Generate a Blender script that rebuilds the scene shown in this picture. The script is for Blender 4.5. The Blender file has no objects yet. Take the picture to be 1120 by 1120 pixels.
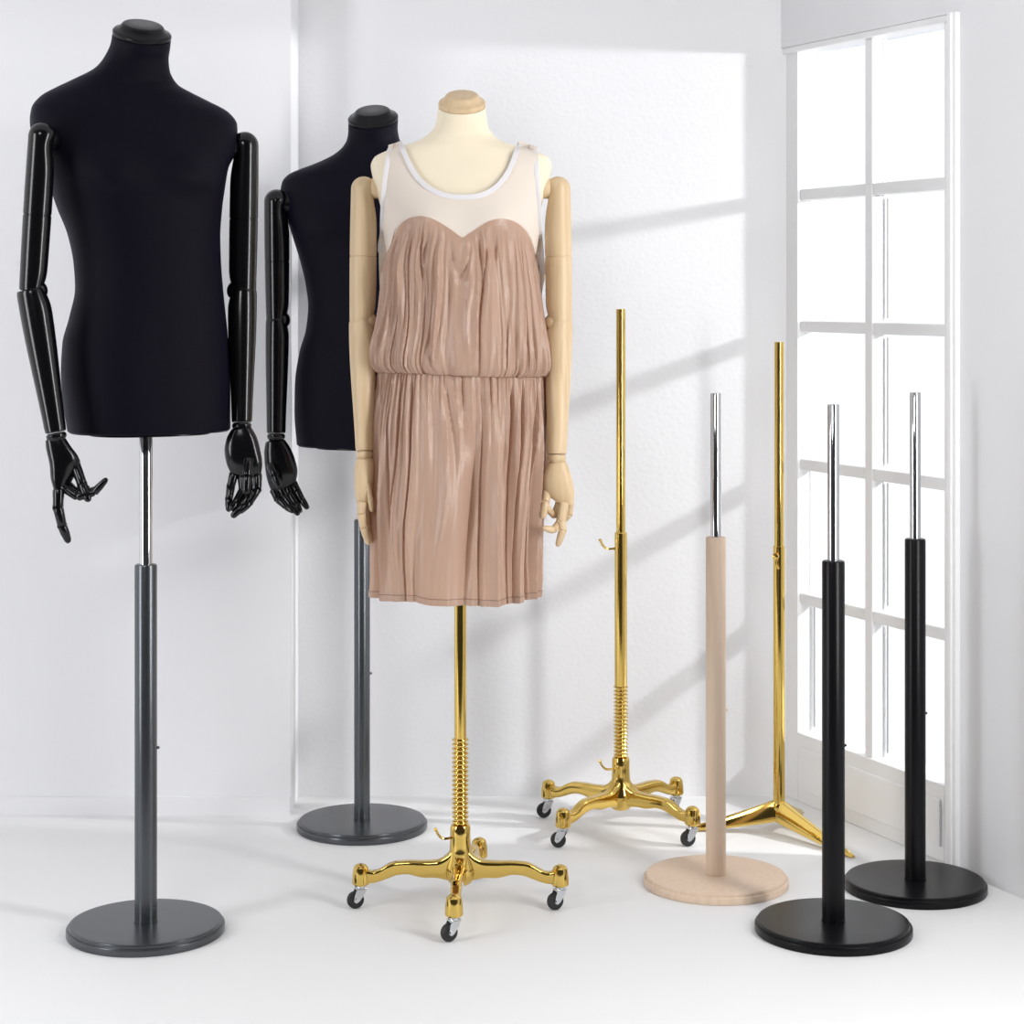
import bpy, bmesh, math, random
from mathutils import Vector, Matrix, noise
random.seed(4)
SC = bpy.context.scene
COL = SC.collection
R = math.radians
PI = math.pi

# ------------------------------------------------------------------ camera
F = 2200.0          # focal length in pixels of the 1120 frame
HZ = 320.0          # image row of the horizon
CH = 1.31           # camera height
cam = bpy.data.cameras.new('camera'); cam.sensor_width = 36; cam.lens = 36 * F / 1120
cam.shift_y = -(560 - HZ) / 1120
cam.clip_start = .05
co = bpy.data.objects.new('camera', cam); COL.objects.link(co)
co.location = (0, 0, CH); co.rotation_euler = (R(90), 0, 0)
SC.camera = co

# ------------------------------------------------------------------ exposure
SC.view_settings.view_transform = 'Standard'
SC.view_settings.look = 'None'
SC.view_settings.gamma = 1
SC.view_settings.use_curve_mapping = False
SC.view_settings.exposure = 0.0

# ------------------------------------------------------------------ world: bright overcast all round, dark studio behind the camera
W = bpy.data.worlds.new('world'); SC.world = W; W.use_nodes = True
nt = W.node_tree; nt.nodes.clear()
wo = nt.nodes.new('ShaderNodeOutputWorld'); bg = nt.nodes.new('ShaderNodeBackground')
tc = nt.nodes.new('ShaderNodeTexCoord'); sx = nt.nodes.new('ShaderNodeSeparateXYZ')
nt.links.new(tc.outputs['Generated'], sx.inputs[0])
WORLD_BRIGHT = 1.22
WORLD_DARK = .05
mr = nt.nodes.new('ShaderNodeMapRange'); mr.interpolation_type = 'SMOOTHSTEP'
mr.inputs['From Min'].default_value = -.62; mr.inputs['From Max'].default_value = -.15
mr.inputs['To Min'].default_value = WORLD_DARK; mr.inputs['To Max'].default_value = WORLD_BRIGHT
nt.links.new(sx.outputs['Y'], mr.inputs['Value'])
bg.inputs['Color'].default_value = (.985, .99, 1, 1)
nt.links.new(mr.outputs[0], bg.inputs['Strength'])
nt.links.new(bg.outputs[0], wo.inputs[0])

# ------------------------------------------------------------------ lights
def point(name, loc, power, size, col=(1, 1, 1)):
    l = bpy.data.lights.new(name, 'POINT'); l.energy = power; l.shadow_soft_size = size; l.color = col
    o = bpy.data.objects.new(name, l); COL.objects.link(o); o.location = loc
    return o
def area(name, loc, target, power, sx_, sy_, col=(1, 1, 1)):
    l = bpy.data.lights.new(name, 'AREA'); l.energy = power; l.shape = 'RECTANGLE'; l.size = sx_; l.size_y = sy_; l.color = col
    o = bpy.data.objects.new(name, l); COL.objects.link(o); o.location = loc
    o.rotation_euler = (Vector(target) - Vector(loc)).to_track_quat('-Z', 'Y').to_euler()
    return o
# wall plane that carries the window: corner, direction along it, outward normal
WC = Vector((.70, 5.23, 0)); WU = Vector((.4147, -.91, 0)); WN = Vector((.91, .4147, 0))
def wp(u, n, z): return WC + WU * u + WN * n + Vector((0, 0, z))
point('window_light', wp(1.7, 1.7, 1.88), 310, .06, (1, .985, .96))
area('softbox_left', (-2.3, 2.8, 1.2), (-1.2, 4.9, .5), 30, .5, 1.8, (.95, .96, 1))
area('key_light', (-1.3, .4, 2.9), (-.1, 4.5, .9), 30, 1.0, .7, (1, 1, 1))
area('softbox_right', (1.42, 3.0, 1.45), (-.95, 4.05, 1.2), 32, .22, 1.7, (1, 1, 1))

# ------------------------------------------------------------------ helpers
def link(o, parent=None):
    COL.objects.link(o)
    if parent is not None: o.parent = parent
    return o
def mesh_obj(name, verts, faces, mat, parent=None, smooth=True, sub=0, bevel=0):
    m = bpy.data.meshes.new(name); m.from_pydata([tuple(v) for v in verts], [], faces)
    m.validate(); m.update()
    bm = bmesh.new(); bm.from_mesh(m); bmesh.ops.recalc_face_normals(bm, faces=bm.faces); bm.to_mesh(m); bm.free()
    if mat: m.materials.append(mat)
    if smooth:
        m.polygons.foreach_set('use_smooth', [True] * len(m.polygons))
        try: m.set_sharp_from_angle(angle=R(32))
        except Exception: pass
    o = link(bpy.data.objects.new(name, m), parent)
    if bevel:
        b = o.modifiers.new('b', 'BEVEL'); b.width = bevel; b.segments = 3; b.limit_method = 'ANGLE'; b.harden_normals = False
    if sub:
        s = o.modifiers.new('s', 'SUBSURF'); s.levels = sub; s.render_levels = sub
    return o
class MB:
    def __init__(s): s.v = []; s.f = []
    def add(s, vs, fs):
        k = len(s.v); s.v += [Vector(v) for v in vs]; s.f += [tuple(i + k for i in f) for f in fs]; return s
    def box(s, x0, x1, y0, y1, z0, z1, fn=lambda x, y, z: Vector((x, y, z))):
        p = [fn(x, y, z) for z in (z0, z1) for y in (y0, y1) for x in (x0, x1)]
        return s.add(p, [(0, 2, 3, 1), (4, 5, 7, 6), (0, 1, 5, 4), (2, 6, 7, 3), (0, 4, 6, 2), (1, 3, 7, 5)])
    def rings(s, rings, cap0=True, cap1=True, closed=True):
        n = len(rings[0]); vs = [p for r in rings for p in r]; fs = []
        for i in range(len(rings) - 1):
            for j in range(n if closed else n - 1):
                k = (j + 1) % n
                fs.append((i * n + j, i * n + k, (i + 1) * n + k, (i + 1) * n + j))
        if cap0: fs.append(tuple(reversed(range(n))))
        if cap1: fs.append(tuple((len(rings) - 1) * n + j for j in range(n)))
        return s.add(vs, fs)
    def lathe(s, prof, M=None, seg=48, disp=None):
        """prof: list of (r, h) bottom to top, M: matrix placing local z axis"""
        M = M or Matrix.Identity(4); rs = []
        for r, h in prof:
            ring = []
            for j in range(seg):
                a = 2 * PI * j / seg; rr = r
                if disp: rr = r + disp(a, h)
                ring.append(M @ Vector((rr * math.cos(a), rr * math.sin(a), h)))
            rs.append(ring)
        return s.rings(rs)
    def tube(s, pts, rad, seg=12, flat=1.0, up=None, caps=True, closed=False):
        pts = [Vector(p) for p in pts]; n = len(pts); rs = []
        if not hasattr(rad, '__len__'): rad = [rad] * n
        prev = None
        for i in range(n):
            if closed: t = pts[(i + 1) % n] - pts[i - 1]
            else: t = pts[min(i + 1, n - 1)] - pts[max(i - 1, 0)]
            t.normalize()
            if prev is None:
                a = up or (Vector((0, 1, 0)) if abs(t.y) < .8 else Vector((0, 0, 1)))
            else: a = prev
            a = (a - t * a.dot(t)).normalized(); b = t.cross(a); prev = a
            rs.append([pts[i] + (a * math.cos(2 * PI * j / seg) * flat + b * math.sin(2 * PI * j / seg)) * rad[i] for j in range(seg)])
        if closed: rs.append(rs[0])
        return s.rings(rs, caps and not closed, caps and not closed)
    def build(s, name, mat, parent=None, **k): return mesh_obj(name, s.v, s.f, mat, parent, **k)
def axis(a, b, side=None):
    """matrix with origin a, local z towards b, local x towards side"""
    a = Vector(a); z = (Vector(b) - a).normalized(); x = Vector(side) if side is not None else Vector((1, 0, 0))
    x = (x - z * x.dot(z)).normalized(); y = z.cross(x)
    return Matrix(((x.x, y.x, z.x, a.x), (x.y, y.y, z.y, a.y), (x.z, y.z, z.z, a.z), (0, 0, 0, 1)))
def smooth_path(pts, n=6):
    pts = [Vector(p) for p in pts]; out = []
    for i in range(len(pts) - 1):
        p0 = pts[max(i - 1, 0)]; p1 = pts[i]; p2 = pts[i + 1]; p3 = pts[min(i + 2, len(pts) - 1)]
        for k in range(n):
            t = k / n
            out.append(.5 * ((2 * p1) + (p2 - p0) * t + (2 * p0 - 5 * p1 + 4 * p2 - p3) * t * t + (3 * p1 - p0 - 3 * p2 + p3) * t ** 3))
    out.append(pts[-1]); return out
def interp(tab, x):
    """monotone table (x, a, b, ...) with smooth (catmull) interpolation"""
    if x <= tab[0][0]: return list(tab[0][1:])
    if x >= tab[-1][0]: return list(tab[-1][1:])
    for i in range(len(tab) - 1):
        if tab[i][0] <= x <= tab[i + 1][0]:
            h = tab[i + 1][0] - tab[i][0]; t = (x - tab[i][0]) / h; out = []
            for c in range(1, len(tab[i])):
                p1, p2 = tab[i][c], tab[i + 1][c]
                def slope(k):
                    if k == 0 or k == len(tab) - 1: return 0 if k == len(tab) - 1 and False else ((tab[1][c] - tab[0][c]) / (tab[1][0] - tab[0][0]) if k == 0 else (tab[-1][c] - tab[-2][c]) / (tab[-1][0] - tab[-2][0]))
                    d0 = (tab[k][c] - tab[k - 1][c]) / (tab[k][0] - tab[k - 1][0]); d1 = (tab[k + 1][c] - tab[k][c]) / (tab[k + 1][0] - tab[k][0])
                    return 0 if d0 * d1 <= 0 else 2 * d0 * d1 / (d0 + d1)
                m1, m2 = slope(i) * h, slope(i + 1) * h
                out.append((2 * t ** 3 - 3 * t * t + 1) * p1 + (t ** 3 - 2 * t * t + t) * m1 + (-2 * t ** 3 + 3 * t * t) * p2 + (t ** 3 - t * t) * m2)
            return out
def sstep(a, b, x):
    t = min(1, max(0, (x - a) / (b - a))); return t * t * (3 - 2 * t)
def P(px, py, d):
    """point at depth d seen at image position px, py"""
    return Vector(((px - 560) * d / F, d, CH - (py - HZ) * d / F))
def thing(name, loc, label, cat, group=None):
    o = bpy.data.objects.new(name, None); o.empty_display_size = .1; COL.objects.link(o); o.location = loc
    o['label'] = label; o['category'] = cat
    if group: o['group'] = group
    return o
def adopt(o, root):
    o.parent = root; o.matrix_parent_inverse = Matrix.Translation(-Vector(root.location))
    return o
def structure(o): o['kind'] = 'structure'; return o

# ------------------------------------------------------------------ materials
def mat(name, col, rough=.5, metal=0, spec=.5, coat=0, coat_rough=.1, sheen=0, sheen_col=(1, 1, 1), sheen_rough=.4, bump=0, bscale=100, bdetail=2, trans=0, tcol=None):
    m = bpy.data.materials.new(name); m.use_nodes = True; n = m.node_tree.nodes; l = m.node_tree.links
    b = n['Principled BSDF']
    b.inputs['Base Color'].default_value = (*col, 1); b.inputs['Roughness'].default_value = rough
    b.inputs['Metallic'].default_value = metal; b.inputs['Specular IOR Level'].default_value = spec
    b.inputs['Coat Weight'].default_value = coat; b.inputs['Coat Roughness'].default_value = coat_rough
    b.inputs['Sheen Weight'].default_value = sheen; b.inputs['Sheen Tint'].default_value = (*sheen_col, 1); b.inputs['Sheen Roughness'].default_value = sheen_rough
    if bump:
        t = n.new('ShaderNodeTexCoord'); z = n.new('ShaderNodeTexNoise'); z.inputs['Scale'].default_value = bscale; z.inputs['Detail'].default_value = bdetail
        bp = n.new('ShaderNodeBump'); bp.inputs['Strength'].default_value = bump; bp.inputs['Distance'].default_value = .002
        l.new(t.outputs['Object'], z.inputs['Vector']); l.new(z.outputs['Fac'], bp.inputs['Height']); l.new(bp.outputs[0], b.inputs['Normal'])
    if trans:
        o = n['Material Output']; tr = n.new('ShaderNodeBsdfTranslucent'); tr.inputs['Color'].default_value = (*(tcol or col), 1)
        mx = n.new('ShaderNodeMixShader'); mx.inputs[0].default_value = trans
        l.new(b.outputs[0], mx.inputs[1]); l.new(tr.outputs[0], mx.inputs[2]); l.new(mx.outputs[0], o.inputs[0])
    return m
def wood(name, c1, c2, rough=.45, sc=(60, 60, 3)):
    m = mat(name, c1, rough); n = m.node_tree.nodes; l = m.node_tree.links; b = n['Principled BSDF']
    t = n.new('ShaderNodeTexCoord'); mp = n.new('ShaderNodeMapping'); mp.inputs['Scale'].default_value = sc
    z = n.new('ShaderNodeTexNoise'); z.inputs['Scale'].default_value = 1.5; z.inputs['Detail'].default_value = 4; z.inputs['Distortion'].default_value = .6
    r = n.new('ShaderNodeValToRGB'); r.color_ramp.elements[0].position = .3; r.color_ramp.elements[1].position = .7
    r.color_ramp.elements[0].color = (*c1, 1); r.color_ramp.elements[1].color = (*c2, 1)
    l.new(t.outputs['Object'], mp.inputs[0]); l.new(mp.outputs[0], z.inputs['Vector']); l.new(z.outputs['Fac'], r.inputs[0]); l.new(r.outputs[0], b.inputs['Base Color'])
    return m
M = dict(
    wall=mat('white_plaster', (.775, .775, .79), .9, bump=.38, bscale=90, bdetail=3),
    wall_smooth=mat('white_paint', (.775, .775, .79), .85),
    floor=mat('white_floor', (.76, .76, .758), .55, spec=.3, bump=.05, bscale=12),
    frame=mat('white_gloss_paint', (.84, .84, .84), .35),
    gap_grey=mat('gap_line_grey', (.30, .29, .26), .6),
    velvet=mat('black_fabric', (.0028, .0021, .0062), .5, spec=.07, sheen=.05, sheen_col=(.50, .44, .85), sheen_rough=.5, bump=.35, bscale=900),
    black=mat('black_lacquer', (.003, .003, .004), .18, spec=.32, coat=.12, coat_rough=.15),
    satin=mat('black_satin_plastic', (.004, .004, .005), .25, spec=.22),
    gun=mat('gunmetal_paint', (.096, .102, .110), .27, metal=.8, spec=.5),
    mblack=mat('matt_black_paint', (.0030, .0026, .0036), .30, spec=.2),
    chrome=mat('chrome', (.60, .61, .63), .08, metal=1),
    gold=mat('polished_gold', (.70, .485, .13), .09, metal=1),
    rubber=mat('black_rubber', (.01, .01, .01), .5),
    cream=mat('cream_fabric', (.87, .77, .59), .85, bump=.15, bscale=700, sheen=.2),
    wood=wood('pale_wood', (.62, .445, .255), (.70, .53, .33), .42),
    beech=wood('beech_wood', (.66, .50, .37), (.72, .56, .43), .5),
    dress=mat('dusty_rose_silk', (.61, .425, .325), .28, spec=.45, sheen=.3, sheen_col=(1, .85, .8), trans=.30, tcol=(.62, .33, .16), bump=.25, bscale=260),
    yoke=mat('sheer_cream_knit', (.86, .77, .68), .85, trans=.15, bump=.15, bscale=900),
    trim=mat('white_binding', (.76, .735, .75), .7, bump=.1, bscale=900),
    seam=mat('brown_seam_thread', (.30, .18, .13), .7),
)
g = bpy.data.materials.new('window_glass'); g.use_nodes = True; n = g.node_tree.nodes; l = g.node_tree.links; n.clear()
o_ = n.new('ShaderNodeOutputMaterial'); tr = n.new('ShaderNodeBsdfTransparent'); gl = n.new('ShaderNodeBsdfGlossy'); gl.inputs['Roughness'].default_value = .02
mx = n.new('ShaderNodeMixShader')
tr.inputs[0].default_value = (.97, .98, 1, 1)
mx.inputs[0].default_value = .05; l.new(tr.outputs[0], mx.inputs[1]); l.new(gl.outputs[0], mx.inputs[2]); l.new(mx.outputs[0], o_.inputs[0])
M['glass'] = g

# ================================================================== THE ROOM
structure(MB().box(-2.6, 2.4, 2.45, 5.6, -.06, 0).build('floor', M['floor'], smooth=False))
structure(MB().box(-.60, .76, 5.23, 5.36, 0, 2.5).build('wall_back', M['wall'], smooth=False))
structure(MB().box(-2.6, -.5555, 5.05, 5.36, .045, 2.5).build('wall_left', M['wall_smooth'], smooth=False))
structure(MB().box(-2.6, -.5565, 5.042, 5.35, 0, .045).build('baseboard_left', M['wall_smooth'], smooth=False))
# window wall: above, and right of, the glazed opening
UW = .753; ZT = 1.945
wr = MB()
wr.box(0, UW, 0, .16, ZT, 2.5, fn=lambda u, n_, z: wp(u, n_, z))
wr.box(UW, 2.7, 0, .16, 0, 2.5, fn=lambda u, n_, z: wp(u, n_, z))
structure(wr.build('wall_right', M['wall_smooth'], smooth=False))
structure(MB().box(-2.6, 2.4, 3.3, 5.6, 2.5, 2.56).build('ceiling', M['wall_smooth'], smooth=False))

# window with fixed frame, muntins and panes
win = bpy.data.objects.new('window_1', None); COL.objects.link(win); win.location = wp(UW / 2, .03, 0); structure(win)
U = [.059, .352, .3826, .678]; ZR = [.178, .522, .868, 1.223, 1.562, 1.929]; hb = .0145
wfn = lambda u, n_, z: wp(u, n_, z)
fr = MB()
fr.box(.001, U[0], .012, .07, 0, ZT, fn=wfn)                 # left stile
fr.box(U[3], U[3] + .045, .012, .07, 0, ZT, fn=wfn)          # right stile
fr.box(U[3] + .045, UW, -.012, .08, 0, ZT, fn=wfn)     # casing
fr.box(U[3] + .052, UW - .008, -.020, -.012, 0, ZT, fn=wfn)
fr.box(.001, UW, .002, .07, ZR[5], ZT, fn=wfn)
fr.box(U[0], U[3], .012, .07, .0, ZR[0], fn=wfn)             # bottom rail
fr.box(U[0] + .02, U[3] - .01, .006, .012, .035, ZR[0] - .035, fn=wfn)
adopt(fr.build('window_frame', M['frame'], smooth=False, bevel=.0025), win)
mu = MB()
mu.box(U[1], U[2], .018, .062, ZR[0], ZR[5], fn=wfn)
for z in ZR[1:5]:
    for a, b in ((U[0], U[1]), (U[2], U[3])): mu.box(a, b, .020, .060, z - hb, z + hb, fn=wfn)
adopt(mu.build('muntins', M['frame'], smooth=False, bevel=.003), win)
gk = MB()  # added thin grey strips, standing in for the dark gap beside the bars
for i in range(5):
    z0 = ZR[i] + (hb if i else 0); z1 = ZR[i + 1] - (hb if i < 4 else 0)
    if i < 4: gk.box(U[2] + .004, U[2] + .0062, .058, .062, z0 + .01, z1 - .008, fn=wfn)
    if i in (0,): gk.box(U[0] + .004, U[0] + .0062, .058, .062, z0 + .01, z1 - .008, fn=wfn)
adopt(gk.build('gap_lines', M['gap_grey'], smooth=False), win)
for i in range(5):
    z0 = ZR[i] + (hb if i else 0); z1 = ZR[i + 1] - (hb if i < 4 else 0)
    for a, b in ((U[0], U[1]), (U[2], U[3])):
        adopt(MB().box(a, b, .048, .052, z0, z1, fn=wfn).build('pane', M['glass'], smooth=False), win)

# ================================================================== STANDS
def zpix(py, d): return CH - (py - HZ) * d / F
def disc_stand(root, X, d, r, pole_r, z_pole, rod_r, z_rod, m_base, m_pole, m_rod, rod_top_cap=True):
    T = Matrix.Translation((X, d, 0))
    adopt(MB().lathe([(0.0, 0), (r - .002, 0), (r - .0006, .0006), (r, .002), (r, .0075), (r, .0135), (r - .0006, .0150), (r - .002, .0156), (r - .0048, .0157), (r - .0052, .0162), (r - .0052, .0200), (r - .0058, .0218), (r - .0075, .0226), (r - .012, .0228), (r * .6, .0228), (0, .0228)], T, 96).build('base', m_base), root)
    prof = [(0, .0232), (pole_r, .0232)]
    if m_pole in (M['gun'], M['mblack']): prof = [(0, .0232), (pole_r + .0012, .0232), (pole_r + .0012, .026), (pole_r, .0265)]
    prof += [(pole_r, z_pole - .004), (pole_r - .0012, z_pole - .001), (pole_r - .003, z_pole), (0, z_pole)]
    adopt(MB().lathe(prof, T, 48).build('pole', m_pole), root)
    adopt(MB().lathe([(0, z_pole), (rod_r, z_pole), (rod_r, z_rod - .002), (rod_r - .001, z_rod - .0003), (rod_r - .0022, z_rod), (0, z_rod - .0008)], T, 32).build('rod', m_rod), root)
    # height-lock screw low on the back of the tube
    adopt(MB().lathe([(0, 0), (.003, 0), (.003, .004), (.0018, .006), (0, .006)], axis((X + pole_r * .94, d + pole_r * .2, z_pole * .5), (X + pole_r + 1, d + .2, z_pole * .5), (0, 0, 1)), 16).build('lock_screw', m_pole), root)

def simple_stand(X, d, r, pr, ypole, rr, yrod, mb, label, name):
    root = thing(name, (X, d, 0), label, 'stand', None)
    disc_stand(root, X, d, r, pr, zpix(ypole, d), rr, zpix(yrod, d), mb, mb, M['chrome'])
    return root
simple_stand((783 - 560) * 4.455 / F, 4.455, .160, .0222, 587, .0120, 430, M['beech'], 'pale beech wood disc-based stand with short chrome rod', 'mannequin_stand')
simple_stand((911.5 - 560) * 4.125 / F, 4.125, .1605, .0232, 613, .0122, 442, M['mblack'], 'matt black disc stand in front, nearest the camera, with shorter pole', 'mannequin_stand')
simple_stand((1001 - 560) * 4.42 / F, 4.42, .1555, .0228, 589, .0122, 429, M['mblack'], 'matt black disc stand behind, close against the window wall', 'mannequin_stand')

def lever(parent, loc, s=-1, dirv=(-1, 0, 0)):
    """bent little lock screw with a ball end"""
    loc = Vector(loc); d = Vector(dirv).normalized(); up = Vector((0, 0, 1))
    pts = smooth_path([loc, loc + d * .018 + up * 0, loc + d * .028 + up * .007, loc + d * .036 + up * .021], 5)
    b = MB().tube(pts, .0028, 10)
    b.lathe([(0, -.004), (.003, -.003), (.0042, 0), (.003, .003), (0, .004)], Matrix.Translation(pts[-1]), 12)
    return adopt(b.build('lock_screw', M['gold']), parent)

def caster(leg, root, c, ang, roll):
    """swivel caster under an end block; c = point on the floor below the swivel"""
    c = Vector(c); q = Matrix.Translation(c) @ Matrix.Rotation(ang, 4, 'Z')
    wr = .0185; off = .012
    fk = MB()
    fk.lathe([(0, .0425), (.010, .0425), (.010, .0475), (.006, .0485), (.006, .056), (0, .056)], q, 20)
    for s in (-1, 1):                                   # two cheeks of the fork
        y0, y1 = (s * .0085, s * .0103) if s > 0 else (s * .0103, s * .0085)
        cheek = [(-.011, .043), (.010, .043), (.016 + 0, .030), (off + .006, .0165), (off + .0, .0125), (off - .007, .0165), (-.004, .028)]
        n_ = len(cheek); vs = [q @ Vector((x, y, z)) for y in (y0, y1) for x, z in cheek]
        fs = [tuple(range(n_)), tuple(reversed(range(n_, 2 * n_)))] + [(i, (i + 1) % n_ + 0, (i + 1) % n_ + n_, i + n_) for i in range(n_)]
        fk.add(vs, fs)
    fk.box(-.011, .012, -.0103, .0103, .0405, .044, fn=lambda x, y, z: q @ Vector((x, y, z)))
    fk.lathe([(0, -.0118), (.0045, -.0118), (.0045, .0118), (0, .0118)], q @ Matrix.Translation((off, 0, wr)) @ Matrix.Rotation(R(90), 4, 'X'), 16)
    f = adopt(fk.build('caster_fork', M['chrome'], bevel=.0004), root); reparent(f, leg)
    wl = MB().lathe([(.004, -.007), (.0125, -.0072), (.0165, -.0068), (wr - .0008, -.005), (wr, -.002), (wr, .002), (wr - .0008, .005), (.0165, .0068), (.0125, .0072), (.004, .007)],
                    q @ Matrix.Translation((off, 0, wr)) @ Matrix.Rotation(R(90), 4, 'X'), 40)
    w = adopt(wl.build('caster_wheel', M['rubber']), root); reparent(w, leg)

def reparent(o, par):
    """make o (already in world space meshes) a child of par, whose own parent is a thing at its location"""
    root = par.parent
    o.parent = par; o.matrix_parent_inverse = Matrix.Identity(4)

def gold_base(root, X, d, yaw, z_thin, z_pole_top, z_thread=(.178, .362), rp=.0125, rt=.0108, lever_z=None, rearm=False, castang=(0, 0, 0, 0), lever_hub=True, R_leg=.212, off=(0, 0, 0, 0)):
    T = Matrix.Translation((X, d, 0)); g_ = M['gold']
    hub = MB().lathe([(0, .052), (.018, .052), (.024, .056), (.031, .066), (.034, .080), (.031, .094), (.026, .108), (.0225, .125), (.0215, .150), (.0215, .172), (.0195, .178), (.014, .180), (0, .180)], T, 40)
    adopt(hub.build('hub', g_), root)
    z0, z1 = z_thread; prof = [(0, z0)]; n_ = 19
    for i in range(n_):
        a = z0 + (z1 - z0) * i / n_; h = (z1 - z0) / n_
        prof += [(.0125, a + h * .05), (.0128, a + h * .42), (.0172, a + h * .54), (.0180, a + h * .70), (.0172, a + h * .86), (.0128, a + h * .97)]
    prof += [(.0128, z1), (0, z1)]
    # slight screw pitch: shift each ring with the angle
    adopt(MB().lathe(prof, T, 36).build('threaded_collar', g_), root)
    if z_thin:
        adopt(MB().lathe([(0, z1), (rp, z1), (rp, z_thin - .002), (rp - .0015, z_thin), (0, z_thin)], T, 32).build('pole', g_), root)
        adopt(MB().lathe([(0, z_thin), (rt, z_thin), (rt, z_pole_top - .001), (rt - .001, z_pole_top), (rt - .0022, z_pole_top), (rt - .0024, z_pole_top - .004), (0, z_pole_top - .004)], T, 32).build('inner_pole', g_), root)
    else:
        adopt(MB().lathe([(0, z1), (rp, z1), (rp, z_pole_top), (0, z_pole_top)], T, 32).build('pole', g_), root)
    if lever_hub: lever(root, (X - .018, d - .008, .152), dirv=(-1, -.35, 0))
    if lever_z: lever(root, (X - rp, d, lever_z), dirv=(-1, -.15, 0))
    for i in range(4):
        a = yaw + i * PI / 2 + R(off[i]); dv = Vector((math.cos(a), math.sin(a), 0)); sv = Vector((-math.sin(a), math.cos(a), 0))
        O = Vector((X, d, 0))
        cl = [(.012, .100, .030, .0155), (.030, .088, .0215, .015), (.050, .0835, .0165, .0135), (.080, .0845, .0140, .0125), (.110, .0865, .0125, .0120), (.135, .0855, .0120, .0115),
              (.155, .0790, .0120, .0110), (.172, .0700, .0112, .0105), (.186, .0660, .0110, .0105), (.199, .0675, .0120, .011), (.206, .0680, .0130, .0110)]
        tab = [(c[0], c[1], c[2], c[3]) for c in cl]; rings = []
        for k in range(44):
            r_ = .012 + (R_leg - .014 - .012 + .006) * k / 43; zc, hh, hw = interp(tab, r_)
            ring = []
            for j in range(24):
                t = 2 * PI * j / 24; cx_, sy_ = math.cos(t), math.sin(t)
                ex = 2 / 4.6
                xx = hw * math.copysign(abs(cx_) ** ex, cx_); zz = 1.18 * hh * math.copysign(abs(sy_) ** ex, sy_)
                # raised rib along the upper edge, scalloped lower edge
                if sy_ < 0: zz *= 1 + .10 * math.sin(r_ * 95)
                ring.append(O + dv * r_ + sv * xx + Vector((0, 0, zc + zz)))
            rings.append(ring)
        lg = MB().rings(rings)
        E = O + dv * R_leg
        lg.lathe([(0, .050), (.0170, .050), (.0188, .053), (.0180, .070), (.0165, .080), (.0155, .0865), (.0115, .091), (.0060, .0935), (0, .094)], Matrix.Translation(E), 28)
        leg = adopt(lg.build('leg', g_), root)
        caster(leg, root, E, castang[i], 0)
        c_ = leg.children
    return root

# gold caster stand, bare
Xd, dd = .265, 4.90
st = thing('caster_stand', (Xd, dd, 0), 'bare polished gold pole stand on four casters, behind the wooden stand', 'stand')
gold_base(st, Xd, dd, R(-45), zpix(582, dd), zpix(338, dd), z_thread=(.178, .352), rp=.0150, rt=.0112, lever_z=zpix(600, dd), castang=(R(200), R(215), R(190), R(160)), off=(5, 1, 10, 2))

# gold tripod stand
Xt, dt = .648, 4.88
tp = thing('tripod_stand', (Xt, dt, 0), 'slim gold stand on three flat angular legs, in the corner by the window', 'stand')
T = Matrix.Translation((Xt, dt, 0)); zt0 = .045; zm = zpix(597, dt); ztop = zpix(374, dt)
adopt(MB().lathe([(0, .052), (.0142, .052), (.0142, zm - .001), (.0128, zm), (0, zm)], T, 32).build('pole', M['gold']), tp)
adopt(MB().lathe([(0, zm), (.0116, zm), (.0116, ztop - .001), (.0106, ztop), (.0092, ztop), (.009, ztop - .004), (0, ztop - .004)], T, 32).build('inner_pole', M['gold']), tp)
adopt(MB().lathe([(0, .028), (.012, .030), (.019, .040), (.0195, .060), (.017, .072), (.0142, .074), (0, .074)], T, 32).build('hub', M['gold']), tp)
kn = MB().lathe([(0, 0), (.004, 0), (.004, .012), (.0075, .013), (.0085, .017), (.0075, .022), (0, .0235)], axis((Xt - .006, dt - .012, zm - .022), (Xt - .3, dt - .8, zm - .022), (0, 0, 1)), 20)
kn.tube(smooth_path([(Xt - .009, dt - .028, zm - .028), (Xt - .011, dt - .030, zm - .040), (Xt - .005, dt - .029, zm - .052)], 4), .0026, 8)
adopt(kn.build('lock_screw', M['gold']), tp)
for a, L_ in ((R(176), .222), (R(-57), .262), (R(66), .200)):
    dv = Vector((math.cos(a), math.sin(a), 0)); sv = Vector((-math.sin(a), math.cos(a), 0)); O = Vector((Xt, dt, 0)); rings = []
    for k in range(17):
        t = k / 16; r_ = .008 + (L_ - .008) * t
        top = .066 * (1 - t) ** 1.15 + .010 + .004 * (1 - t); bot = .030 * (1 - t) ** 1.3 + .0005
        if t > .97: top = .006
        w = .0125 * (1 - t) + .0065; ridge = w * .35
        rings.append([O + dv * r_ + sv * x + Vector((0, 0, z)) for x, z in ((-w, bot), (w, bot), (w, bot + (top - bot) * .45), (ridge, top), (-ridge, top), (-w, bot + (top - bot) * .45))])
    lg = MB().rings(rings)
    adopt(lg.build('leg', M['gold'], bevel=.001), tp)

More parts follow.
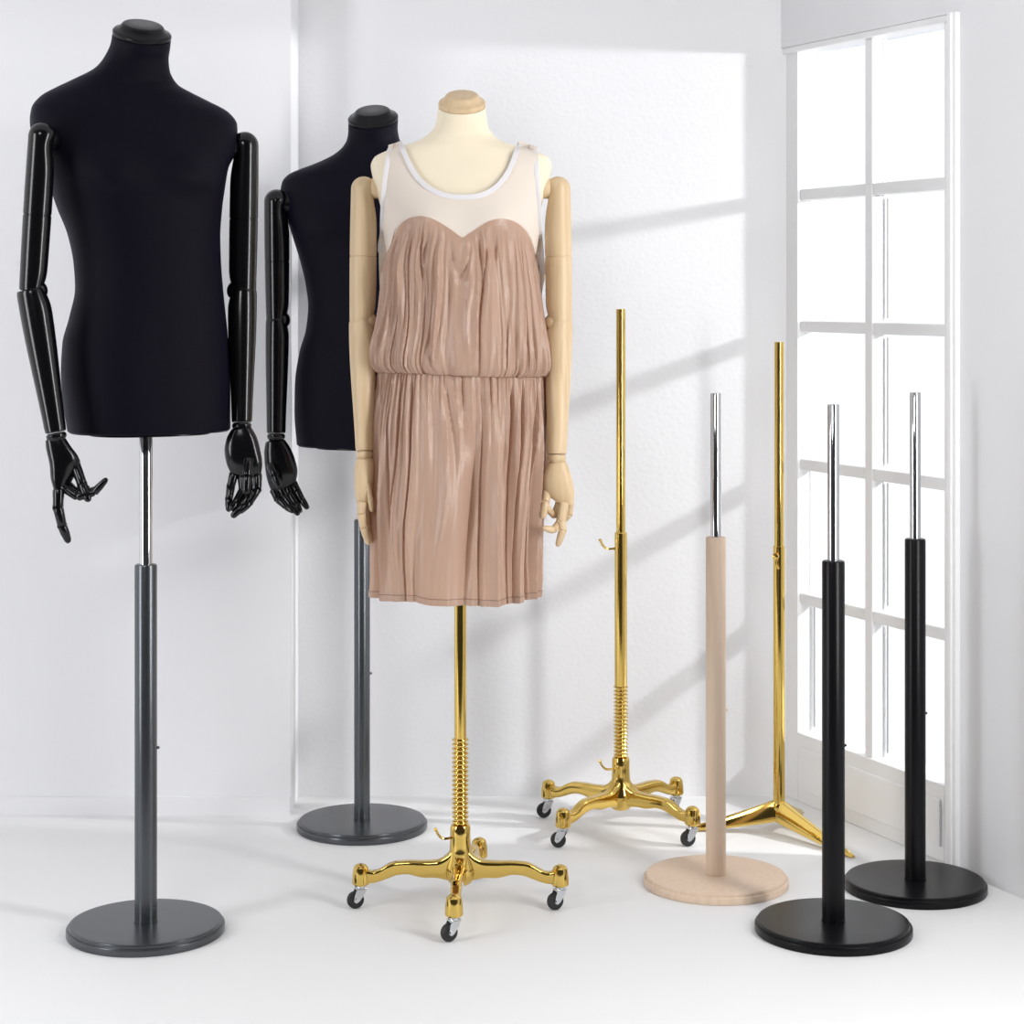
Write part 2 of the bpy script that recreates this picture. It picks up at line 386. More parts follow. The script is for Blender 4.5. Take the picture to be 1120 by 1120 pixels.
# ================================================================== MANNEQUINS
class Body:
    """lofted torso: table rows (py, left px, right px, front depth, back depth, exponent, forward shift)"""
    def __init__(s, d, xc, yaw, tab, tilt, cap_px, bumps=(), seg=96, step=3.0):
        s.d = d; s.yaw = yaw; s.fwd = Vector((math.sin(yaw), -math.cos(yaw), 0)); s.lat = Vector((math.cos(yaw), math.sin(yaw), 0))
        s.tab = tab; s.seg = seg; s.tilt = tilt; s.bumps = bumps; s.rows = []
        y0, y1 = tab[0][0], tab[-1][0]; n_ = int((y1 - y0) / step) + 1
        prev = None
        for i in range(n_ + 1):
            py = y0 + (y1 - y0) * i / n_
            l_, r_, bf, bb, ex, sh = interp(tab, py)
            a = (r_ - l_) / 2 * d / F; cx = ((l_ + r_) / 2 - 560) * d / F; 
            for it in range(8):
                pts = s.ring(py, a, cx, bf, bb, ex, sh, plain=True)
                xs = [560 + p.x / p.y * F for p in pts]; lo, hi = min(xs), max(xs)
                cx += ((l_ + r_) / 2 - (lo + hi) / 2) * d / F
                a *= 1 + .8 * (((r_ - l_) / (hi - lo)) - 1)
            s.rows.append((py, a, cx, bf, bb, ex, sh))
    def zof(s, py): return CH - (py - HZ) * s.d / F
    def surf(s, row, t, plain=False, off=0):
        py, a, cx, bf, bb, ex, sh = row
        c, q = math.cos(t), math.sin(t); e = 2 / ex
        x = (a + off) * math.copysign(abs(c) ** e, c); f = ((bf if q > 0 else bb) + off) * math.copysign(abs(q) ** e, q) + sh
        z = s.zof(py)
        if not plain:
            k = 1 - sstep(s.tab[0][0] - 2, s.tab[0][0] + 34, py)
            z -= math.tan(s.tilt) * (f - sh) * k
            if q > 0:
                for bx, bpy_, rx, rz_, amp, sharp in s.bumps:
                    dz = (bpy_ - py) / rz_
                    if dz < 0: dz *= sharp
                    f += amp * math.exp(-((x - bx) / rx) ** 2 - dz * dz) * min(1, q * 1.6)
        return Vector((cx, s.d, z)) + s.lat * x + s.fwd * f
    def ring(s, py, a, cx, bf, bb, ex, sh, plain=False):
        return [s.surf((py, a, cx, bf, bb, ex, sh), 2 * PI * j / s.seg, plain) for j in range(s.seg)]
    def row_at(s, py):
        R_ = s.rows
        if py <= R_[0][0]: return R_[0]
        for i in range(len(R_) - 1):
            if R_[i][0] <= py <= R_[i + 1][0]:
                t = (py - R_[i][0]) / (R_[i + 1][0] - R_[i][0]); return tuple(R_[i][k] * (1 - t) + R_[i + 1][k] * t for k in range(7))
        return R_[-1]
    def build(s, root, m):
        b = MB(); rings = [s.ring(*r) for r in s.rows]
        c = sum(rings[-1], Vector()) / s.seg; rings.append([c + (p - c) * .97 + Vector((0, 0, -.004)) for p in rings[-1]])
        rings = [list(reversed(r)) for r in rings]
        b.rings(rings)
        s.torso = adopt(b.build('torso', m), root); return s.torso
    def cap(s, root, m, r, torso):
        row = s.rows[0]; c = Vector((row[2], s.d, s.zof(row[0]))) + s.fwd * row[6]
        nrm = (Vector((0, 0, 1)) * math.cos(s.tilt) + s.fwd * math.sin(s.tilt))
        A = axis(c, c + nrm, s.lat)
        b = MB().lathe([(0, -.006), (r * .93, -.006), (r * .95, .0), (r, .001), (r * 1.02, .004), (r * 1.02, .008), (r * .98, .0110), (r * .90, .0128), (r * .82, .0150), (r * .76, .0195), (r * .72, .0235), (r * .67, .0258), (r * .61, .0264), (0, .0264)], A, 64)
        return adopt(b.build('neck_cap', m), root)

def arm(root, m, S, E, W_, r_top, r_el, r_fa, r_wr, inward, seam=.52, m_ball=None):
    """upper arm, elbow, forearm and wrist turned from wood; S shoulder top, E elbow, W_ wrist"""
    S, E, W_ = Vector(S), Vector(E), Vector(W_); inward = Vector(inward)
    # upper arm: rounded head, slight taper, groove at the seam, notch on the inner side under the head
    L = (S - E).length; A = axis(E, S, inward); prof = [(0, .004)]
    prof = [(0, .0006), (r_el * .94, .0006), (r_el * .985, .0018), (r_el, .004)]
    n_ = 40
    for k in range(1, n_):
        h = .005 + (L - r_top - .005) * k / n_; t = k / n_; r_ = r_el + (r_top - r_el) * t + .0012 * math.sin(t * PI)
        prof.append((r_, h))
    hs = .004 + (L - r_top) * (1 - seam)
    for dh, dr in ((-.0016, 0), (-.0008, -.0012), (.0008, -.0012), (.0016, 0)): prof.append((r_el + (r_top - r_el) * (1 - seam) + .0012 + dr, hs + dh))
    prof.sort(key=lambda p: p[1])
    for k in range(0, 10): prof.append((r_top * math.cos(R(10 * k)), L - r_top + r_top * math.sin(R(10 * k))))
    prof.append((0, L))
    def notch(a, h):
        c = math.cos(a)
        if c <= 0: return 0
        t = (h - (L - r_top * 1.55)) / (r_top * .9)      # just below the head, on the inner face
        g_ = math.exp(-(t * 2.2) ** 2) if t > 0 else math.exp(-(t * .75) ** 2)
        u = (h - .004) / .020; g2 = math.exp(-u * u)
        return -(c ** 1.5) * (r_top * .24 * g_ + r_el * .20 * g2)
    ua = adopt(MB().lathe(prof, A, 40, disp=notch).build('upper_arm', m), root)
    # elbow disc: a ball squeezed between the two limbs, towards the inner side
    Bc = E + inward.normalized() * r_el * .30 + (W_ - E).normalized() * .000
    ball = []
    for k in range(13):
        t = R(-90 + 15 * k); ball.append((r_el * .84 * math.cos(t), r_el * .84 * math.sin(t)))
    adopt(MB().lathe(ball, Matrix.Translation(Bc), 28).build('elbow_joint', m), root)
    # forearm
    L2 = (E - W_).length; A2 = axis(W_, E, inward); prof = [(0, 0), (r_wr * .9, 0), (r_wr, .002)]
    for k in range(1, 30):
        t = k / 30; h = .002 + (L2 - .016) * t
        r_ = r_wr + (r_fa - r_wr) * (sstep(-.15, .95, t)); prof.append((r_, h))
    prof += [(r_fa, L2 - .010), (r_fa * .995, L2 - .006), (r_fa * .98, L2 - .0012), (r_fa * .95, L2 + .0008), (0, L2 + .0008)]
    def notch2(a, h):
        c = math.cos(a)
        if c <= 0: return 0
        u = (h - (L2 - .002)) / .020; return -(c ** 1.5) * r_fa * .20 * math.exp(-u * u)
    adopt(MB().lathe(prof, A2, 40, disp=notch2).build('forearm', m), root)
    # wrist joint
    ax = (W_ - E).normalized(); A3 = axis(W_ + ax * .0015, W_ + ax, inward)
    adopt(MB().lathe([(0, 0), (r_wr * .86, 0), (r_wr * .97, .004), (r_wr * .95, .009), (r_wr * .80, .014), (r_wr * .55, .018), (0, .019)], A3, 28).build('wrist_joint', m), root)
    return ua

def hand(root, m, d, palm, fingers):
    """palm: rows (px left, py left, px right, py right, half thickness m, depth offset left, right); fingers: rows of (px, py, depth offset) + radius"""
    rings = []
    rows = palm; dense = []
    for i in range(len(rows) - 1):
        for k in range(6):
            t = k / 6
            def cr(c):
                p0 = rows[max(i - 1, 0)][c]; p1 = rows[i][c]; p2 = rows[i + 1][c]; p3 = rows[min(i + 2, len(rows) - 1)][c]
                return .5 * (2 * p1 + (p2 - p0) * t + (2 * p0 - 5 * p1 + 4 * p2 - p3) * t * t + (3 * p1 - p0 - 3 * p2 + p3) * t ** 3)
            dense.append([cr(c) for c in range(7)])
    dense.append(list(rows[-1]))
    dirv = None
    for i, q in enumerate(dense):
        a = P(q[0], q[1], d + q[5]); b = P(q[2], q[3], d + q[6]); c = (a + b) / 2; x = (b - a) / 2
        j = min(i + 1, len(dense) - 1); k = max(i - 1, 0)
        ca = (P(dense[k][0], dense[k][1], d + dense[k][5]) + P(dense[k][2], dense[k][3], d + dense[k][6])) / 2
        cb = (P(dense[j][0], dense[j][1], d + dense[j][5]) + P(dense[j][2], dense[j][3], d + dense[j][6])) / 2
        t = (cb - ca).normalized(); nn = t.cross(x).normalized() * q[4]
        rings.append([c + x * math.copysign(abs(math.cos(u)) ** .8, math.cos(u)) + nn * math.copysign(abs(math.sin(u)) ** .8, math.sin(u)) for u in [2 * PI * s_ / 28 for s_ in range(28)]])
    def shrink(r, f, dz):
        c = sum(r, Vector()) / len(r); return [c + (p - c) * f + dz for p in r]
    t0 = (sum(rings[0], Vector()) - sum(rings[1], Vector())).normalized(); t1 = (sum(rings[-1], Vector()) - sum(rings[-2], Vector())).normalized()
    rings = [shrink(rings[0], .75, t0 * .003)] + rings + [shrink(rings[-1], .86, t1 * .003), shrink(rings[-1], .5, t1 * .0048)]
    h = adopt(MB().rings(rings).build('hand', m), root)
    for nm, pts, rad in fingers:
        Q = [P(x, y, d + z) for x, y, z in pts]; b = MB()
        n_ = len(Q) - 1
        for i in range(n_):                      # each phalanx is a turned peg with a small gap at the joint
            a_, c_ = Q[i], Q[i + 1]; L = (c_ - a_).length; r0 = 1.08 * rad * (1 - .09 * i); r1 = 1.08 * rad * (1 - .09 * (i + 1))
            last = i == n_ - 1
            if last: r1 *= .88
            prof = [(0, -.0018), (r0 * .62, -.0012), (r0 * .93, .0008), (r0, .003), (r0 * .98, L * .4), ((r0 + r1) / 2 * .98, L * .6), (r1, L - .003)]
            if last: prof = prof[:-1] + [(r1, L * .78), (r1 * .86, L * .88), (r1 * .55, L * .96), (0, L)]
            else: prof += [(r1 * .93, L - .0010), (r1 * .6, L + .0006), (0, L + .001)]
            b.lathe(prof, axis(a_, c_, (0, 1, 0) if abs((c_ - a_).normalized().y) < .9 else (1, 0, 0)), 14)
        # joint pins
            if not last: b.lathe([(0, -r1 * .95), (r1 * .6, -r1 * .95), (r1 * .6, r1 * .95), (0, r1 * .95)], axis(c_, c_ + Vector((1, 0, 0)), (0, 0, 1)), 10)
        f_ = adopt(b.build(nm, m), root); reparent(f_, h)
    return h

# ---- A: big black bust on the left -------------------------------------------------
dA = 4.12; XA = (159.5 - 560) * dA / F
A = thing('mannequin', (XA, dA, 0), 'large black bust mannequin at far left with jointed glossy arms and grey disc base', 'mannequin', None)
disc_stand(A, XA, dA, .1605, .0228, zpix(617, dA), .0135, zpix(472, dA) + .004, M['gun'], M['gun'], M['chrome'])
tabA = [(42, 123, 187, .056, .056, 2.1, .028), (52, 121, 186, .057, .057, 2.1, .024), (64, 114.5, 184.5, .059, .059, 2.1, .018), (76, 104, 185.5, .062, .062, 2.1, .014), (91, 76, 194, .070, .068, 2.15, .008),
        (100, 58, 210, .076, .076, 2.3, .006), (108, 44.5, 227, .080, .082, 2.4, .005), (121, 34.5, 251, .087, .090, 2.5, .004), (134, 32.5, 259.5, .094, .096, 2.5, .004), (150, 34, 260, .103, .102, 2.5, .004), (165, 39, 258, .110, .106, 2.45, .004),
        (182, 46, 250, .118, .110, 2.35, .004), (205, 54, 246, .122, .110, 2.25, .002), (228, 62, 243, .118, .108, 2.2, 0), (258, 74, 241, .108, .102, 2.2, 0), (290, 80.5, 242, .102, .096, 2.2, 0), (315, 82, 244, .102, .094, 2.2, 0),
        (345, 76, 247, .106, .098, 2.25, 0), (376, 68, 250, .112, .106, 2.3, 0), (406, 66.5, 251.5, .116, .112, 2.35, 0), (440, 69, 252, .117, .112, 2.4, 0), (470, 73.5, 252, .116, .110, 2.4, 0)]
pecs = [(-.085, 196, .062, 26, .016, 1.9), (.085, 196, .062, 26, .016, 1.9), (-.082, 206, .012, 4, .0025, 1), (.082, 206, .012, 4, .0025, 1), (0, 120, .05, 12, -.006, 1)]
BA = Body(dA, XA, R(24), tabA, R(24), None, pecs)
tA = BA.build(A, M['velvet']); BA.cap(A, M['satin'], .0585, tA)
def base_plate(root, B, m):
    row = B.rows[-1]; py = row[0]
    ring0 = [B.surf((row[0], row[1] * .74, row[2], row[3] * .74, row[4] * .74, row[5], row[6]), 2 * PI * j / 64) for j in range(64)]
    b = MB().rings([[p + Vector((0, 0, -.0095)) for p in ring0], [p + Vector((0, 0, -.004)) for p in ring0]])
    adopt(b.build('bottom_plate', m), root)
base_plate(A, BA, M['satin'])
def shoulder_disc(root, m, c, toward, r=.036, th=.010):
    """round plate that carries the arm"""
    c = Vector(c); A_ = axis(c, c + Vector(toward), (0, 0, 1))
    adopt(MB().lathe([(0, -.03), (r, -.03), (r, th * .5), (r * .93, th), (0, th)], A_, 32).build('shoulder_plate', m), root)
da = dA - .02
arm(A, M['black'], P(47, 134, da - .15), P(35.5, 318, da - .13), P(61, 473, da - .15), .0268, .0262, .0315, .0205, (1, .2, 0))
shoulder_disc(A, M['satin'], P(51, 152, da - .115), (-.35, -1, 0), .026)
arm(A, M['black'], P(268, 144, dA + .055), P(265, 318, dA + .055), P(264.5, 462, dA + .01), .0285, .0285, .0300, .0205, (-1, 0, 0))
shoulder_disc(A, M['satin'], P(256, 160, dA + .055), (1, .3, 0), .026)
hand(A, M['black'], dA - .17, [(50, 482, 70.5, 478, .015, 0, 0), (51, 492, 77, 488, .017, 0, 0), (54, 508, 85, 498, .018, -.005, .008), (56, 524, 87, 508, .016, -.01, .02), (60.5, 537, 76, 526, .011, -.012, .02)], [
    ('finger', [(64, 535, -.01), (63.5, 555, -.015), (68, 575, -.01), (75.5, 594, 0)], .0105),
    ('finger', [(68, 532, -.002), (85, 543.5, -.01), (103, 538.5, -.012), (117.5, 523, -.015)], .0088),
    ('finger', [(70, 530, .008), (84, 539, .01), (97, 539, .012), (108, 533, .012)], .0085),
    ('finger', [(72, 528, .016), (81, 536, .02), (91, 539, .025), (97, 531, .025)], .0080),
    ('thumb', [(82, 508, .01), (90, 530, -.004), (97.5, 549, -.015)], .0100)])
hand(A, M['black'], dA + .0, [(253, 470, 275, 468, .0165, 0, 0), (248, 479, 281, 479, .020, 0, 0), (245.5, 492, 285, 494, .021, 0, 0), (247.5, 506, 287, 508, .018, 0, 0), (251.5, 516, 285.5, 520, .012, 0, 0)], [
    ('finger', [(281, 518, .0), (281, 535, -.01), (272, 550, -.02), (261, 561, -.03)], .0100),
    ('finger', [(274, 519, .0), (275, 537, -.012), (266, 553, -.024), (253, 566, -.03)], .0100),
    ('finger', [(265, 519, .006), (266, 536, -.004), (258, 550, -.018), (252, 558, -.03)], .0095),
    ('finger', [(256, 517, .006), (252.5, 532, .0), (250.5, 546, -.010), (250, 560, -.015)], .0090),
    ('thumb', [(272, 502, -.015), (270, 521, -.035), (269, 541, -.042)], .0100)])

# ---- B: second black bust behind ----------------------------------------------------
dB = 4.92; XB = (396 - 560) * dB / F
B = thing('mannequin', (XB, dB, 0), 'smaller-looking black bust mannequin standing behind the dressed one, by the wall edge', 'mannequin', None)
disc_stand(B, XB, dB, .1595, .0195, zpix(568, dB), .0125, zpix(489, dB) + .004, M['gun'], M['gun'], M['chrome'])
kB = .837
tabB = [(133, 381, 435.5, .056, .056, 2.1, .028), (143, 380.8, 435, .057, .057, 2.1, .024), (152, 379.5, 436.5, .058, .058, 2.1, .02), (160, 375.5, 441, .060, .060, 2.1, .016), (168, 367, 449, .064, .064, 2.1, .012), (178, 347, 468, .072, .072, 2.2, .008),
        (185, 328, 482, .078, .080, 2.3, .006), (191, 315, 492, .084, .086, 2.4, .005), (199, 308.5, 497, .09, .092, 2.5, .004), (211, 306.5, 498.5, .098, .098, 2.5, .004), (224, 309, 498, .106, .104, 2.45, .004),
        (240, 314, 494, .116, .108, 2.35, .004), (262, 321, 488, .120, .110, 2.25, 0), (285, 328, 482, .114, .106, 2.2, 0), (310, 334, 478, .105, .1, 2.2, 0), (335, 337, 476, .101, .095, 2.2, 0),
        (360, 334.5, 478, .104, .098, 2.25, 0), (385, 327.5, 484, .11, .104, 2.3, 0), (420, 322.5, 489, .116, .112, 2.35, 0), (450, 322, 489, .117, .112, 2.4, 0), (486, 324.5, 487, .116, .110, 2.4, 0)]
BB = Body(dB, XB, R(-8), tabB, R(26), None, [(-.085, 252, .062, 22, .014, 1.9), (.085, 252, .062, 22, .014, 1.9)], step=2.5)
tB = BB.build(B, M['velvet']); BB.cap(B, M['satin'], .0600, tB); base_plate(B, BB, M['satin'])
arm(B, M['black'], P(302.5, 207, dB - .03), P(303.5, 350, dB - .03), P(302, 474, dB - .07), .0305, .0275, .0285, .0225, (1, 0, 0))
shoulder_disc(B, M['satin'], P(312, 222, dB - .02), (-1, -.2, 0), .028)
arm(B, M['black'], P(503, 209, dB), P(503, 352, dB), P(503, 474, dB - .05), .0305, .0275, .0285, .0225, (-1, 0, 0))
hand(B, M['black'], dB - .07, [(290.5, 484, 311.5, 481, .018, 0, 0), (289, 495, 317, 489, .021, 0, 0), (290, 512, 322, 500, .021, 0, 0), (292.5, 526, 325.5, 514, .018, 0, 0), (297, 538, 324, 526, .012, 0, 0)], [
    ('finger', [(319, 525, .01), (325, 537, .0), (330.5, 547, -.005), (337, 557, -.01)], .0095),
    ('finger', [(313, 528, .01), (317, 540, .0), (324, 551, -.01), (329, 561, -.02)], .0098),
    ('finger', [(306, 532, .0), (311, 543, -.005), (319, 553, -.015), (327, 563.5, -.025)], .0100),
    ('finger', [(299, 535, .0), (304, 546, -.006), (313, 554, -.018), (322, 560, -.03)], .0098),
    ('thumb', [(296, 508, -.02), (301, 520, -.035), (306, 534, -.04)], .0105)])
hand(B, M['black'], dB - .05, [(494, 484, 515, 481, .018, 0, 0), (489, 495, 517, 495, .02, 0, 0), (487, 515, 517, 515, .02, 0, 0), (490, 530, 514, 532, .012, 0, 0)], [
    ('finger', [(511, 528, 0), (510, 545, -.01), (504, 560, -.02)], .009), ('finger', [(504, 528, 0), (503, 547, -.01), (498, 561, -.02)], .009),
    ('finger', [(498, 528, 0), (496, 545, -.01), (492, 558, -.02)], .009), ('finger', [(492, 526, 0), (490, 541, -.01), (488, 553, -.02)], .0085),
    ('thumb', [(491, 508, -.015), (489, 521, -.03), (488, 533, -.035)], .01)])

# ---- C: cream bust on the gold caster base --------------------------------------------
dC = 4.28; XC = (503.5 - 560) * dC / F
C_ = thing('mannequin', (XC, dC, 0), 'cream fabric bust mannequin with pale wooden arms on a gold caster base, wearing the dress', 'mannequin', None)
gold_base(C_, XC, dC, R(-1), None, zpix(515, dC), rp=.0128, castang=(R(-150), R(165), R(200), R(215)), R_leg=.212, off=(0, -9, 0, -1))
tabC = [(118, 479.5, 531, .045, .045, 2.1, .030), (128, 478, 532, .046, .046, 2.1, .026), (139, 475.5, 534, .048, .048, 2.1, .02), (148, 468, 539.5, .052, .052, 2.1, .014), (155, 456, 549, .058, .060, 2.15, .010), (161, 436, 568, .064, .066, 2.25, .008),
        (167, 419, 589, .069, .072, 2.4, .006), (173, 409, 600, .073, .077, 2.5, .005), (182, 405.5, 603.5, .080, .083, 2.6, .004), (194, 407.5, 601, .089, .089, 2.5, .004), (210, 412, 596, .098, .094, 2.4, .004), (228, 416.5, 592, .108, .096, 2.3, .004),
        (250, 421, 588, .114, .098, 2.2, .002), (275, 425, 584, .108, .096, 2.2, 0), (310, 433, 576, .092, .090, 2.2, 0), (345, 437, 572, .084, .084, 2.2, 0), (380, 433, 576, .088, .088, 2.2, 0), (420, 424, 585, .098, .098, 2.25, 0),
        (465, 420, 589, .105, .106, 2.3, 0), (514, 422, 587, .104, .105, 2.3, 0)]
BC = Body(dC, XC, R(0), tabC, R(25), None, [(-.075, 246, .045, 20, .014, 1.1), (.075, 246, .045, 20, .014, 1.1)], step=2.0)
tC = BC.build(C_, M['cream']); BC.cap(C_, M['wood'], .0490, tC); base_plate(C_, BC, M['wood'])
arm(C_, M['wood'], P(398, 193, dC - .01), P(396.5, 352, dC - .01), P(398.5, 493, dC - .05), .0270, .0275, .0290, .0180, (1, 0, 0))
arm(C_, M['wood'], P(610, 193, dC - .01), P(611.5, 353, dC - .01), P(609, 497, dC - .05), .0270, .0275, .0285, .0205, (-1, 0, 0))
shoulder_disc(C_, M['wood'], P(409.5, 206, dC - .01), (-1, 0, 0), .022, .006)
shoulder_disc(C_, M['wood'], P(598.5, 206, dC - .01), (1, 0, 0), .022, .006)
hand(C_, M['wood'], dC - .05, [(390, 502, 408, 502, .019, 0, 0), (388, 510, 409, 510, .022, 0, 0), (387.5, 525, 408.5, 525, .026, 0, 0), (388.5, 540, 406, 540, .026, 0, 0), (391, 552, 405, 550, .020, 0, 0)], [
    ('finger', [(396, 549, -.020), (395.5, 562, -.022), (398, 577, -.022), (403.5, 596, -.015)], .0095),
    ('finger', [(399, 549, -.005), (398.5, 564, -.006), (401, 580, -.004), (405, 594, .004)], .0095),
    ('finger', [(400, 549, .010), (400, 562, .012), (402, 576, .014), (405, 588, .018)], .0090),
    ('finger', [(400, 548, .022), (400, 560, .026), (402, 571, .028), (404, 580, .03)], .0085),
    ('thumb', [(402, 528, -.018), (405, 545, -.020), (406.5, 560, -.018)], .0062)])
hand(C_, M['wood'], dC - .05, [(599.5, 507, 619.5, 505, .016, 0, 0), (596.5, 514, 622, 511, .019, 0, 0), (594, 526, 626, 525, .019, 0, -.005), (594.5, 537, 628, 540, .017, .006, -.01), (606, 547, 627, 552, .012, 0, -.010)], [
    ('finger', [(617.5, 549, -.012), (614.5, 570, -.016), (615.5, 580, -.02), (609.5, 598, -.012)], .0092),
    ('finger', [(616, 550, .0), (612, 572, -.004), (605, 580, -.03), (593.5, 577, -.045)], .0085),
    ('finger', [(612, 549, .004), (607, 564, .004), (601, 559, -.01), (597.5, 553, -.02)], .0080),
    ('finger', [(623.5, 549, .0), (622, 562, .008), (617, 569, .016)], .0085),
    ('thumb', [(598.5, 533, .004), (597, 549, -.012), (593, 568, -.022)], .0088)])

# ================================================================== THE DRESS
dress = thing('dress', (XC, dC, zpix(650, dC)), 'sleeveless dusty-rose gathered dress with cream yoke, worn by the cream mannequin', 'dress', None)
D_ = dC
def pxx(x): return (x - 560) * D_ / F
def pzz(y): return CH - (y - HZ) * D_ / F
# silhouette of the cloth (py: left px, right px, half depth front, back)
outl = [(262, 428, 583, .128, .108), (275, 424.5, 586, .127, .108), (290, 422.5, 589, .124, .107), (310, 421.5, 592, .119, .106), (335, 418.5, 595.5, .116, .106), (360, 413.5, 599, .117, .108), (378, 408.5, 601.5, .120, .112), (390, 405, 603.5, .122, .115), (398, 404.5, 604, .121, .115),
        (404, 407.5, 602, .116, .111), (408, 412.5, 598, .110, .106)]
skl = [(408, 413, 597, .110, .106), (413, 411.5, 597.5, .111, .107), (425, 410, 598, .116, .110), (445, 408.5, 598, .122, .114), (480, 407, 597.5, .127, .119), (520, 408.5, 594, .130, .123), (560, 410, 591, .131, .125), (600, 411, 589, .132, .126), (655, 412, 587, .132, .126)]
def waist_dy(t):       # the gathered seam wanders a little; t angle, 90deg = front
    x = math.cos(t); return 1.2 * math.sin(3.1 * x + .4) + 2.6 * x * (1 if x > 0 else .3)
def hem_dy(t):
    x = math.cos(t); return 3.2 * sstep(-.45, -.2, x) - 3.5 + 1.4 * math.sin(5 * x) + (-2.5 if x > .85 else 0) * (x - .85) / .15
def cloth_pt(tab, py, t, disp=0, dy=0):
    l_, r_, bf, bb = interp(tab, py); a = (r_ - l_) / 2 * D_ / F; cx = pxx((l_ + r_) / 2)
    c, q = math.cos(t), math.sin(t); e = 2 / 2.5
    x = math.copysign(abs(c) ** e, c); f = math.copysign(abs(q) ** e, q)
    p = Vector((cx + a * x, D_ - (bf if q > 0 else bb) * f, pzz(py + dy)))
    nv = Vector((c / a, -q / .12, 0)).normalized()
    return p + nv * disp
def N3(x, y, z): return noise.noise(Vector((x, y, z)))
def ridge(v): return 1 - abs(v) * 2.2
def periodic(t, fq, y, sd):
    return N3(math.cos(t) * fq, math.sin(t) * fq, y + sd)
def bodice_fold(t, s, py=None):
    """s 0 at sweetheart edge, 1 at waist"""
    c = math.cos(t); v = s if py is None else (py - 245) / 163
    # folds lean: they fan out from the centre towards the waist
    tt = PI / 2 + (t - PI / 2) * (1 - .18 * (1 - v)) + .05 * N3(t * 2, v * 2.2, 5)
    a1 = ridge(periodic(tt, 4.2, v * .8, 1)) * .0115
    a2 = ridge(periodic(tt, 11.0, v * 1.1, 7)) * .0060
    a3 = periodic(tt, 30.0, v * 1.8, 3) * .0035
    calm = 1 - .65 * sstep(.25, .55, c) * (1 - sstep(.55, .95, s))     # smoother right bust
    k = (.35 + .65 * sstep(0, .25, s)) * calm
    gath = sstep(.72, .98, s)
    a3 += crease(periodic(tt, 5.5, v * .7, 61), .06) * .0075 * sstep(.02, .2, s)
    return ((a1 + a2) * (1 - .5 * gath) * k + a3 * (1 - .3 * gath) * k + gath * periodic(tt, 42, s * .6, 9) * .0045 - .005)
def crease(v, w): return -math.exp(-(v / w) ** 2)
def skirt_fold(t, s):
    tt = t + .06 * N3(t * 1.5, s * 2.0, 11) + .025 * math.sin(s * 5 + t * 3)
    big = ridge(periodic(tt, 3.3, s * .55, 21)) * .0270 * sstep(.02, .55, s)
    mid = ridge(periodic(tt, 7.0, s * .7, 27)) * .0105 * sstep(0, .25, s) * (1 - .35 * s)
    fine = periodic(tt, 26, s * 1.0, 31) * .0055 * (1 - .75 * sstep(.05, .6, s))
    gath = periodic(tt, 44, s * .4, 35) * .0050 * (1 - sstep(0, .22, s))
    cr = N3(t * 6 + s * 4, s * 7 - t * 3, 3.3) * .0016
    cs = crease(periodic(tt, 4.6, s * .5, 51), .055) * .0110 * sstep(.0, .12, s) * (1 - .45 * sstep(.6, 1, s))
    return big + mid + fine + gath + cr + cs - .004 - .012 * sstep(0, .5, s)
NU = 620
# sweetheart edge as a function of image x on the front
sw = [(405, 306), (414, 306), (420, 292), (424, 277), (427.5, 266), (432, 250), (438, 243.5), (445, 240), (456, 238.6), (465, 240), (472, 242.3), (481, 246.5), (489, 251), (498, 256.8), (505.8, 261.5), (512, 258), (521, 252.8), (529, 248), (537, 244.2), (545, 242), (553, 241.3), (561, 242.5), (569, 245.5), (574, 249), (578.5, 254.5), (582, 263), (586, 280), (590, 300), (600, 312), (610, 312)]
def sweet(t, lo, hi):
    if math.sin(t) <= 0: return 300
    x = (lo + hi) / 2 + (hi - lo) / 2 * math.copysign(abs(math.cos(t)) ** .8, math.cos(t)); return interp(sw, x)[0]
def bodypush(p, py, t):
    """keep the cloth outside the torso"""
    return p
rings = []; NV = 120
rowsB = []
for i in range(NV + 1):
    s = i / NV; ring = []
    for j in range(NU):
        t = 2 * PI * j / NU; y0 = sweet(t, 426, 585); py = y0 + (408 - y0) * s
        ring.append(cloth_pt(outl_up if False else outl, py, t, bodice_fold(t, s, py), waist_dy(t) * sstep(.6, 1, s)) if py >= 262 else None)
    rowsB.append(ring)
# above 262 the cloth lies on the chest: use the torso surface pushed out
def chest_pt(px, py, off, back=False):
    """point on the torso surface (front or back) seen at px, py, pushed out by off"""
    row = BC.row_at(py); a = row[1] + off; cx = row[2]; x = (px - 560) * D_ / F - cx
    # the perspective pulls the near surface outwards: solve for depth once
    for it in range(3):
        k = max(-1, min(1, x / a)); e = row[5]
        f = (1 - abs(k) ** e) ** (1 / e) * ((row[4] if back else row[3]) + off)
        f = f + row[6] if not back else f - row[6]
        if not back:
            for bx, bpy_, rx, rz_, amp, sharp in BC.bumps:
                dz = (bpy_ - py) / rz_; dz *= sharp if dz < 0 else 1
                f += amp * math.exp(-((x - bx) / rx) ** 2 - dz * dz) * min(1, f / (row[3]) * 1.3)
        y = D_ - f if not back else D_ + f
        x = (px - 560) * (y if not back else D_) / F - cx
    return Vector((cx + x, y, pzz(py)))
def upper_blend(px, py, off):
    """front cloth surface between yoke (on the chest) and the loose blouson"""
    a = chest_pt(px, py, off); return a
